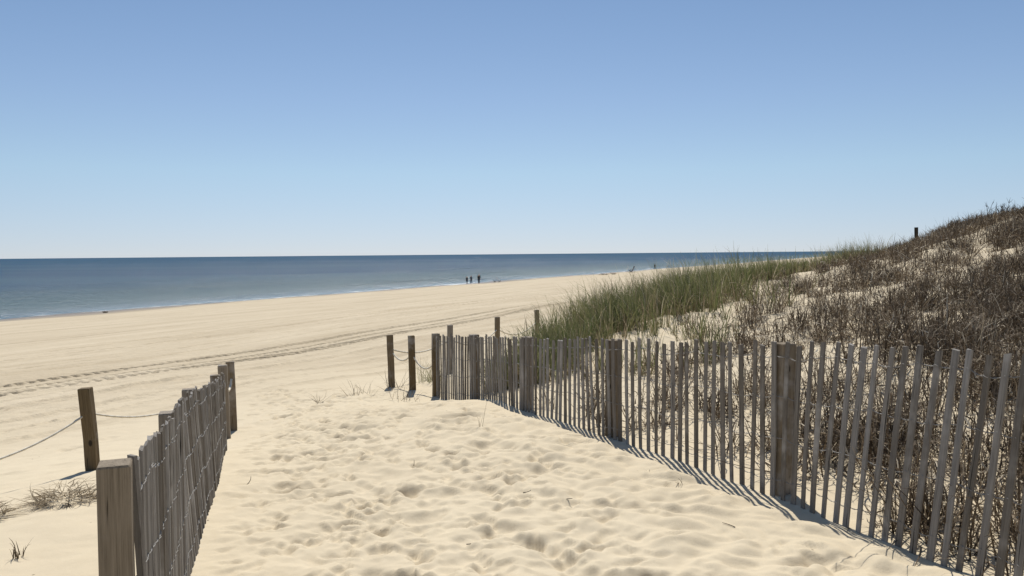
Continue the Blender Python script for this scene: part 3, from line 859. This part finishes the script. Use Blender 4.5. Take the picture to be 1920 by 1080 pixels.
# shrivelled curling leaves caught all through the stems
pick = np.repeat(np.arange(n0), 2)[rng.random(2 * n0) < np.interp(np.repeat(ry_, 2), [0, 7, 11, 16, 32], [.85, .7, .5, .3, .2])]
m_ = len(pick)
lx, ly = rx_[pick] + rng.normal(0, .05, m_), ry_[pick] + rng.normal(0, .05, m_)
lz = ground(lx, ly) + .26 * rng.random(m_) ** 1.3 * np.interp(ly, [0, 7, 10, 15, 18], [1.3, 1.25, 1, 1, .72])
lt = np.clip(rng.beta(2.2, 2.4, m_) * .8 + ptint[pk[pick]] + (rng.random(m_) < .16) * .5, 0, 1)
v2, q2, t2 = blades(np.c_[lx, ly, lz], rng.uniform(0, 2 * math.pi, m_), rng.uniform(.07, .20, m_), rng.uniform(.006, .015, m_) * np.interp(ly, [0, 12, 32], [1, 1.1, 1.5]),
                    rng.uniform(-.5, 1.3, m_), rng.normal(R(60), R(60), m_), rng.normal(0, 2.2, m_), 3, lt)
v, q, t = np.concatenate([v, v2]), np.concatenate([q, q2 + len(v)]), np.concatenate([t, t2])
o = link('dead_grass', mesh_arrays('dead_grass', v, q, tint=t), mat=m_brown)
tag(o, 'tangled dead brown grass and stems covering the dune behind the right fence', 'grass', kind='stuff')

def tuft(name, x, y, n, rad, lmean, mat, tint0, label, cat, group=None, elev=70, bendd=45, flat=False, wmax=.008, hd0=None, spread=None):
    ang = rng.uniform(0, 2 * math.pi, n); r = rad * np.sqrt(rng.random(n))
    bx, by = r * np.cos(ang), r * np.sin(ang) * (.7 if flat else 1)
    z0 = gz(x, y)
    bz = ground(x + bx, y + by) - z0 - .004
    if flat: bz = bz + rng.uniform(.004, .13, n) * (1 - r / rad) ** .7 + .010
    hd = ang + rng.normal(0, .6, n) if hd0 is None else rng.normal(hd0, spread, n)
    el = np.clip(rng.normal(R(elev), R(12), n), .03, 1.55) if not flat else rng.uniform(-.05, .5, n)
    v, q, t = blades(np.c_[bx, by, bz], hd, np.clip(rng.normal(lmean, lmean * .28, n), .05, 1), rng.uniform(.003, wmax, n), el,
                     np.abs(rng.normal(R(bendd), R(25), n)), rng.normal(0, .6, n), 5, np.clip(rng.normal(tint0, .2, n), 0, 1))
    o = link(name, mesh_arrays(name, v, q, tint=t), mat=mat)
    o.location = (x, y, z0)
    return tag(o, label, cat, group)
GT = 'grass tufts by the rope posts'
tuft('grass_tuft', -1.42, 12.9, 70, .16, .38, m_green, .4, 'small green grass tuft behind the gap between rope post and right fence end', 'grass tuft', GT)
tuft('grass_tuft', -1.22, 12.6, 50, .12, .34, m_green, .5, 'green and straw grass tuft close against the end post of the right fence', 'grass tuft', GT)
tuft('grass_tuft', -1.8, 12.15, 26, .2, .30, m_straw, .35, 'thin dry grass tuft between the two rope posts of the pair', 'grass tuft', GT, 55)
tuft('grass_tuft', -1.45, 11.35, 16, .2, .36, m_straw, .15, 'few dark arching stems in front of the right fence end post', 'grass tuft', GT, 50, 80)
tuft('grass_tuft', -2.25, 11.75, 22, .22, .27, m_straw, .3, 'sparse dry tuft left of the leftmost rope post of the pair', 'grass tuft', GT, 50)
tuft('grass_tuft', -2.75, 11.2, 14, .05, .2, m_straw, .3, 'tiny dry sprig on open sand farthest left of the path mouth', 'grass tuft', GT, 50)
tuft('grass_tuft', -1.68, 11.35, 12, .14, .3, m_straw, .15, 'bent dry stems in front of the second rope post of the pair', 'grass tuft', GT, 45, 80)
tuft('dry_grass_clump', -3.08, 5.45, 330, .20, .15, m_straw, .7, 'heap of dry straw-coloured grass lying on the sand left of the left fence', 'grass clump', None, flat=True)
tuft('dry_grass_clump', -3.40, 5.12, 150, .12, .13, m_straw, .7, 'smaller heap of dry grass cut by the left edge of the photo', 'grass clump', None, flat=True)
tuft('dry_grass_clump', -2.72, 4.32, 16, .03, .08, m_straw, .2, 'tiny upright dry tuft on bare sand at the lower left corner', 'grass clump', None, 75)
tuft('dry_sprig', -.32, 7.6, 7, .03, .22, m_straw, .4, 'thin pale sprig standing in the middle of the path sand', 'sprig', None, 75, 40, wmax=.004)
tuft('dry_sprig', 1.02, 6.05, 5, .03, .13, m_straw, .25, 'dry arching sprig beside the shadow of the right fence, farther of the two', 'sprig', None, 30, 60, wmax=.005, hd0=R(240), spread=.3)
tuft('dry_sprig', 1.22, 5.75, 5, .03, .14, m_straw, .2, 'dry arching sprig beside the shadow of the right fence, nearer of the two', 'sprig', None, 30, 60, wmax=.005, hd0=R(240), spread=.3)
tuft('dry_sprig', 1.98, 4.75, 6, .05, .10, m_brown, .3, 'dark curled stems poking under the right fence beside the nearest post', 'sprig', None, 20, 60, wmax=.006, hd0=R(250), spread=.5)

# ---------------------------------------------------------------- twigs on the path
m_twig, nt, pb, out = nodes('dark_twig'); pb.inputs['Base Color'].default_value = (.035, .025, .017, 1); pb.inputs['Roughness'].default_value = .9
def twig(x, y, l, rot, el, label):
    u = np.linspace(0, 1, 7)
    k = random.uniform(-.15, .15)
    p = np.c_[(u - .1) * l * .8 * math.cos(el), k * l * u * (1 - u) * 4, .004 + (u - .1) * l * math.sin(el)]
    v, q = tube(p, .0030 - .0014 * u, 5)
    i0 = np.searchsorted(gx, x); j0 = np.searchsorted(gy, y)
    o = link('twig', mesh_arrays('twig', v, q), mat=m_twig)
    o.location = (x, y, Z[j0, i0]); o.rotation_euler = (0, 0, R(rot))
    tag(o, label, 'twig', 'twigs lying on the path')
twig(-1.97, 5.85, .075, 70, .7, 'short dark stick poking up from the sand just right of the left fence')
twig(.36, 5.35, .09, -60, .25, 'small dark twig below the standing sprig, right of mid path')
twig(.07, 5.5, .08, 30, .1, 'small dark twig lying flat at mid path, left of two near each other')
twig(-.27, 4.55, .08, 10, .1, 'short dark twig flat on the sand low in the middle of the path')
twig(-1.0, 3.95, .09, -5, .1, 'thin dark twig among the footprints at the bottom of the path')
twig(1.35, 4.85, .1, 150, .15, 'dark twig on the smooth mounds below the right fence shadow')
twig(-.8, 6.35, .05, 90, .9, 'tiny upright stick among the footprints at mid path')

# ---------------------------------------------------------------- dune crest: post and bare shrubs
g = gz(18.7, 37)
o = link('post', post_mesh('post', .12, .80, .4, m_darkpost)); o.location = (18.7, 37, g); o.rotation_euler = (0, R(-1.5), R(20))
tag(o, 'dark wooden post standing alone on the dune crest against the sky', 'post')

def shrub(x, y, h, n, label):
    parts, L0 = [], np.array([0, 0, -.05])
    for k in range(n):
        a = random.uniform(0, 6.28); e = random.uniform(.9, 1.45); l = h * random.uniform(.6, 1.05)
        d = np.array([math.cos(a) * math.cos(e), math.sin(a) * math.cos(e), math.sin(e)])
        u = np.linspace(0, 1, 6)[:, None]
        b0 = L0 + np.array([random.uniform(-.25, .25), random.uniform(-.25, .25), 0])
        p = b0 + d * l * u + np.array([0, 0, .12 * l]) * u ** 2 + np.array([random.uniform(-.06, .06), random.uniform(-.06, .06), 0]) * np.sin(u * 3)
        parts.append(tube(p, .009 * (1 - .75 * u[:, 0]), 4))
        for m in range(7):
            f = random.uniform(.35, 1); s0 = p[int(f * 5)]
            d2 = d + np.random.default_rng(k * 31 + m).normal(0, .55, 3); d2[2] = abs(d2[2]); d2 /= np.linalg.norm(d2)
            w = np.linspace(0, 1, 4)[:, None]
            parts.append(tube(s0 + d2 * l * random.uniform(.12, .28) * w, .005 * (1 - .6 * w[:, 0]), 4))
    v, q = join(parts)
    o = link('shrub', mesh_arrays('shrub', v, q), mat=m_twig)
    o.location = (x, y, gz(x, y))
    tag(o, label, 'shrub', 'bare shrubs on the dune crest')
shrub(12.55, 20.6, .62, 20, 'tallest dark leafless shrub standing on the dune crest against the sky')
shrub(13.5, 20.6, .5, 14, 'bare dark shrub on the dune crest at the right edge of the photo')
shrub(11.9, 20.8, .36, 12, 'low bare shrub on the dune crest left of the tallest shrub')
shrub(12.9, 26.5, .35, 12, 'low dark shrub on the dune brow just left of the lone dark post')

# ---------------------------------------------------------------- people far down the beach
def flat(name, col, rough=.8):
    m, nt, pb, out = nodes(name)
    t = N(nt, 'ShaderNodeTexNoise', Scale=14.0, Detail=3.0); tc = N(nt, 'ShaderNodeTexCoord'); nt.links.new(tc.outputs['Object'], t.inputs['Vector'])
    r = ramp(nt, t.outputs[0], [(.3, tuple(.8 * c for c in col)), (.7, tuple(1.2 * c for c in col))])
    nt.links.new(r.outputs[0], pb.inputs['Base Color']); pb.inputs['Roughness'].default_value = rough
    return m
m_skin = flat('skin', (.36, .22, .15)); m_hair = flat('hair', (.03, .02, .015)); m_navy = flat('navy_cloth', (.018, .024, .04)); m_black = flat('black_cloth', (.010, .010, .013))
m_grey = flat('grey_cloth', (.10, .12, .15)); m_frame = flat('dark_frame', (.03, .03, .03), .5)

def skin_obj(name, verts, edges, radii, mat, parent, root=0, levels=1):
    me = bpy.data.meshes.new(name); me.from_pydata(verts, edges, []); me.update()
    o = link(name, me, parent, mat)
    md = o.modifiers.new('skin', 'SKIN'); md.use_smooth_shade = True
    lay = me.skin_vertices[0].data if me.skin_vertices else None
    if lay is None:
        bpy.context.view_layer.objects.active = o
    for i, r in enumerate(radii):
        d = me.skin_vertices[0].data[i]; d.radius = (r, r) if not isinstance(r, tuple) else r; d.use_root = (i == root)
    sb = o.modifiers.new('subsurf', 'SUBSURF'); sb.levels = levels; sb.render_levels = levels
    return o

def person(x, y, z, rot, h, shirt, trousers, label, stride=.12, longcoat=False):
    k = h / 1.75
    t = empty('person', (x, y, z)); t.rotation_euler = (0, 0, R(rot))
    tag(t, label, 'person', 'people along the waterline')
    def s(l): return [tuple(c * k for c in p) for p in l]
    V = s([(0, 0, .95), (0, 0, 1.15), (0, .01, 1.40), (0, .01, 1.50), (0, .02, 1.60), (0, .02, 1.72),
           (.19, 0, 1.42), (.25, .03, 1.14), (.25, .10, .90), (.25, .12, .80),
           (-.19, 0, 1.42), (-.25, .0, 1.14), (-.25, .05, .90), (-.25, .07, .80),
           (.10, 0, .90), (.11, stride, .50), (.12, stride * .6, .09), (.12, stride + .14, .04),
           (-.10, 0, .90), (-.11, -stride * .5, .50), (-.12, -stride * 1.2, .09), (-.12, -stride * .4, .04)])
    E = [(0, 1), (1, 2), (2, 3), (3, 4), (4, 5), (2, 6), (6, 7), (7, 8), (8, 9), (2, 10), (10, 11), (11, 12), (12, 13),
         (0, 14), (14, 15), (15, 16), (16, 17), (0, 18), (18, 19), (19, 20), (20, 21)]
    rad = [(.15, .11), (.14, .10), (.16, .10), .055, (.085, .10), (.075, .085), .055, .042, .032, .034, .055, .042, .032, .034,
           .085, .058, .042, .04, .085, .058, .042, .04]
    rad = [tuple(q * k for q in r) if isinstance(r, tuple) else r * k for r in rad]
    skin_obj('body', V, E, rad, m_skin, t)
    Vs = s([(0, 0, .84), (0, 0, 1.15), (0, .01, 1.42), (.20, 0, 1.42), (.255, .02, 1.14), (.255, .08, .95), (-.20, 0, 1.42), (-.255, 0, 1.14), (-.255, .04, .95)])
    rs = [(.185 * k, .14 * k), (.165 * k, .125 * k), (.175 * k, .12 * k)] + [.072 * k, .06 * k, .05 * k] * 2
    skin_obj('jacket', Vs, [(0, 1), (1, 2), (2, 3), (3, 4), (4, 5), (2, 6), (6, 7), (7, 8)], rs, shirt, t)
    Vt = s([(0, 0, .96), (.10, 0, .88), (.11, stride, .50), (.12, stride * .65, .14), (-.10, 0, .88), (-.11, -stride * .5, .50), (-.12, -stride * 1.15, .14)])
    rt = [(.165 * k, .12 * k), .10 * k, .075 * k, .06 * k, .10 * k, .075 * k, .06 * k]
    skin_obj('trousers', Vt, [(0, 1), (1, 2), (2, 3), (0, 4), (4, 5), (5, 6)], rt, trousers, t)
    skin_obj('hair', s([(0, -.01, 1.66), (0, -.005, 1.74)]), [(0, 1)], [(.092 * k, .105 * k), (.07 * k, .08 * k)], m_hair, t)
    return t

def gzz(x, y): return max(gz(x, y), SEA - .12)
def at(px_b, d): return px_b * d, d
for (b, d, rot, h, sh, tr, lab, st) in [
    (-.0563, 158, 170, 1.62, m_navy, m_navy, 'person in dark clothes standing at the waterline, leftmost of the group of three', .05),
    (-.0510, 160, 150, 1.70, m_grey, m_navy, 'person in grey top and dark trousers standing in the middle of the group of three', .10),
    (-.0413, 152, 200, 1.90, m_black, m_black, 'person in long black clothes standing at the right of the group of three', .16),
    (.1787, 268, 180, 1.72, m_navy, m_navy, 'lone person in dark clothes far along the waterline beyond the green grass', .05)]:
    x, y = at(b, d)
    person(x, y, gzz(x, y), rot, h, sh, tr, lab, st)

def chair(x, y, rot, sc, label):
    t = empty('beach_chair', (x, y, gzz(x, y))); t.rotation_euler = (0, 0, R(rot)); t.scale = (sc, sc, sc)
    tag(t, label, 'chair', 'dark chairs on the beach')
    def panel(name, y0, z0, y1, z1, w):
        vs, q = [], []
        n = 5
        for i in range(n):
            u = i / (n - 1); sagv = -.05 * math.sin(math.pi * u)
            for sx in (-w, w):
                for dz in (0, .05):
                    vs.append((sx, y0 + (y1 - y0) * u, z0 + (z1 - z0) * u + sagv + dz))
        f = []
        for i in range(n - 1):
            a = i * 4
            f += [(a, a + 2, a + 6, a + 4), (a + 1, a + 5, a + 7, a + 3), (a, a + 4, a + 5, a + 1), (a + 2, a + 3, a + 7, a + 6)]
        f += [(0, 1, 3, 2), (n * 4 - 4, n * 4 - 2, n * 4 - 1, n * 4 - 3)]
        me = bpy.data.meshes.new(name); me.from_pydata(vs, [], f)
        link(name, me, t, m_black)
    panel('seat', .28, .34, -.22, .28, .27)
    panel('backrest', -.22, .30, -.55, 1.0, .27)
    for sx in (-.28, .28):
        for p0, p1 in (((sx, .30, .36), (sx, -.30, -.02)), ((sx, -.24, .32), (sx, .30, -.02))):
            v, q = tube(np.linspace(p0, p1, 4), .03, 6); link('leg', mesh_arrays('leg', v, q), t, m_frame)
        v, q = tube(np.array([(sx, .30, .5), (sx, 0, .52), (sx, -.34, .55)]), .025, 6); link('armrest', mesh_arrays('armrest', v, q), t, m_frame)
x, y = at(-.0215, 163); chair(x, y, 95, 1.0, 'low dark beach chair at the waterline, left of the pair beside three people')
x, y = at(-.0157, 163); chair(x, y, 265, 1.0, 'low dark beach chair at the waterline, right of the pair beside three people')
x, y = at(.1490, 205); chair(x, y, 100, 1.55, 'lone dark reclined beach chair far out on the sand above the green grass')

def wrack(x, y, w, h, label):
    v, q, t = blades(np.c_[rng.normal(0, w / 3, 90), rng.normal(0, w / 4, 90), rng.uniform(0, h * .5, 90)], rng.uniform(0, 6.28, 90), rng.uniform(.2, .5, 90) * w,
                     rng.uniform(.03, .08, 90), rng.uniform(0, .7, 90), rng.uniform(0, 1.5, 90), rng.normal(0, 1, 90), 4, rng.uniform(0, .5, 90))
    o = link('seaweed_heap', mesh_arrays('seaweed_heap', v, q, tint=t), mat=m_brown); o.location = (x, y, gz(x, y)); tag(o, label, 'seaweed', 'dark seaweed heaps on the upper beach')
x, y = at(.115, 178); wrack(x, y, 1.6, .5, 'low dark seaweed heap on the far sand, left of the two near the reclined chair')
x, y = at(.127, 180); wrack(x, y, 1.2, .5, 'low dark seaweed heap on the far sand, right of the two near the reclined chair')
x, y = at(-.51, 82); wrack(x, y, .4, .3, 'small dark seaweed lump at the edge of the water on the left')
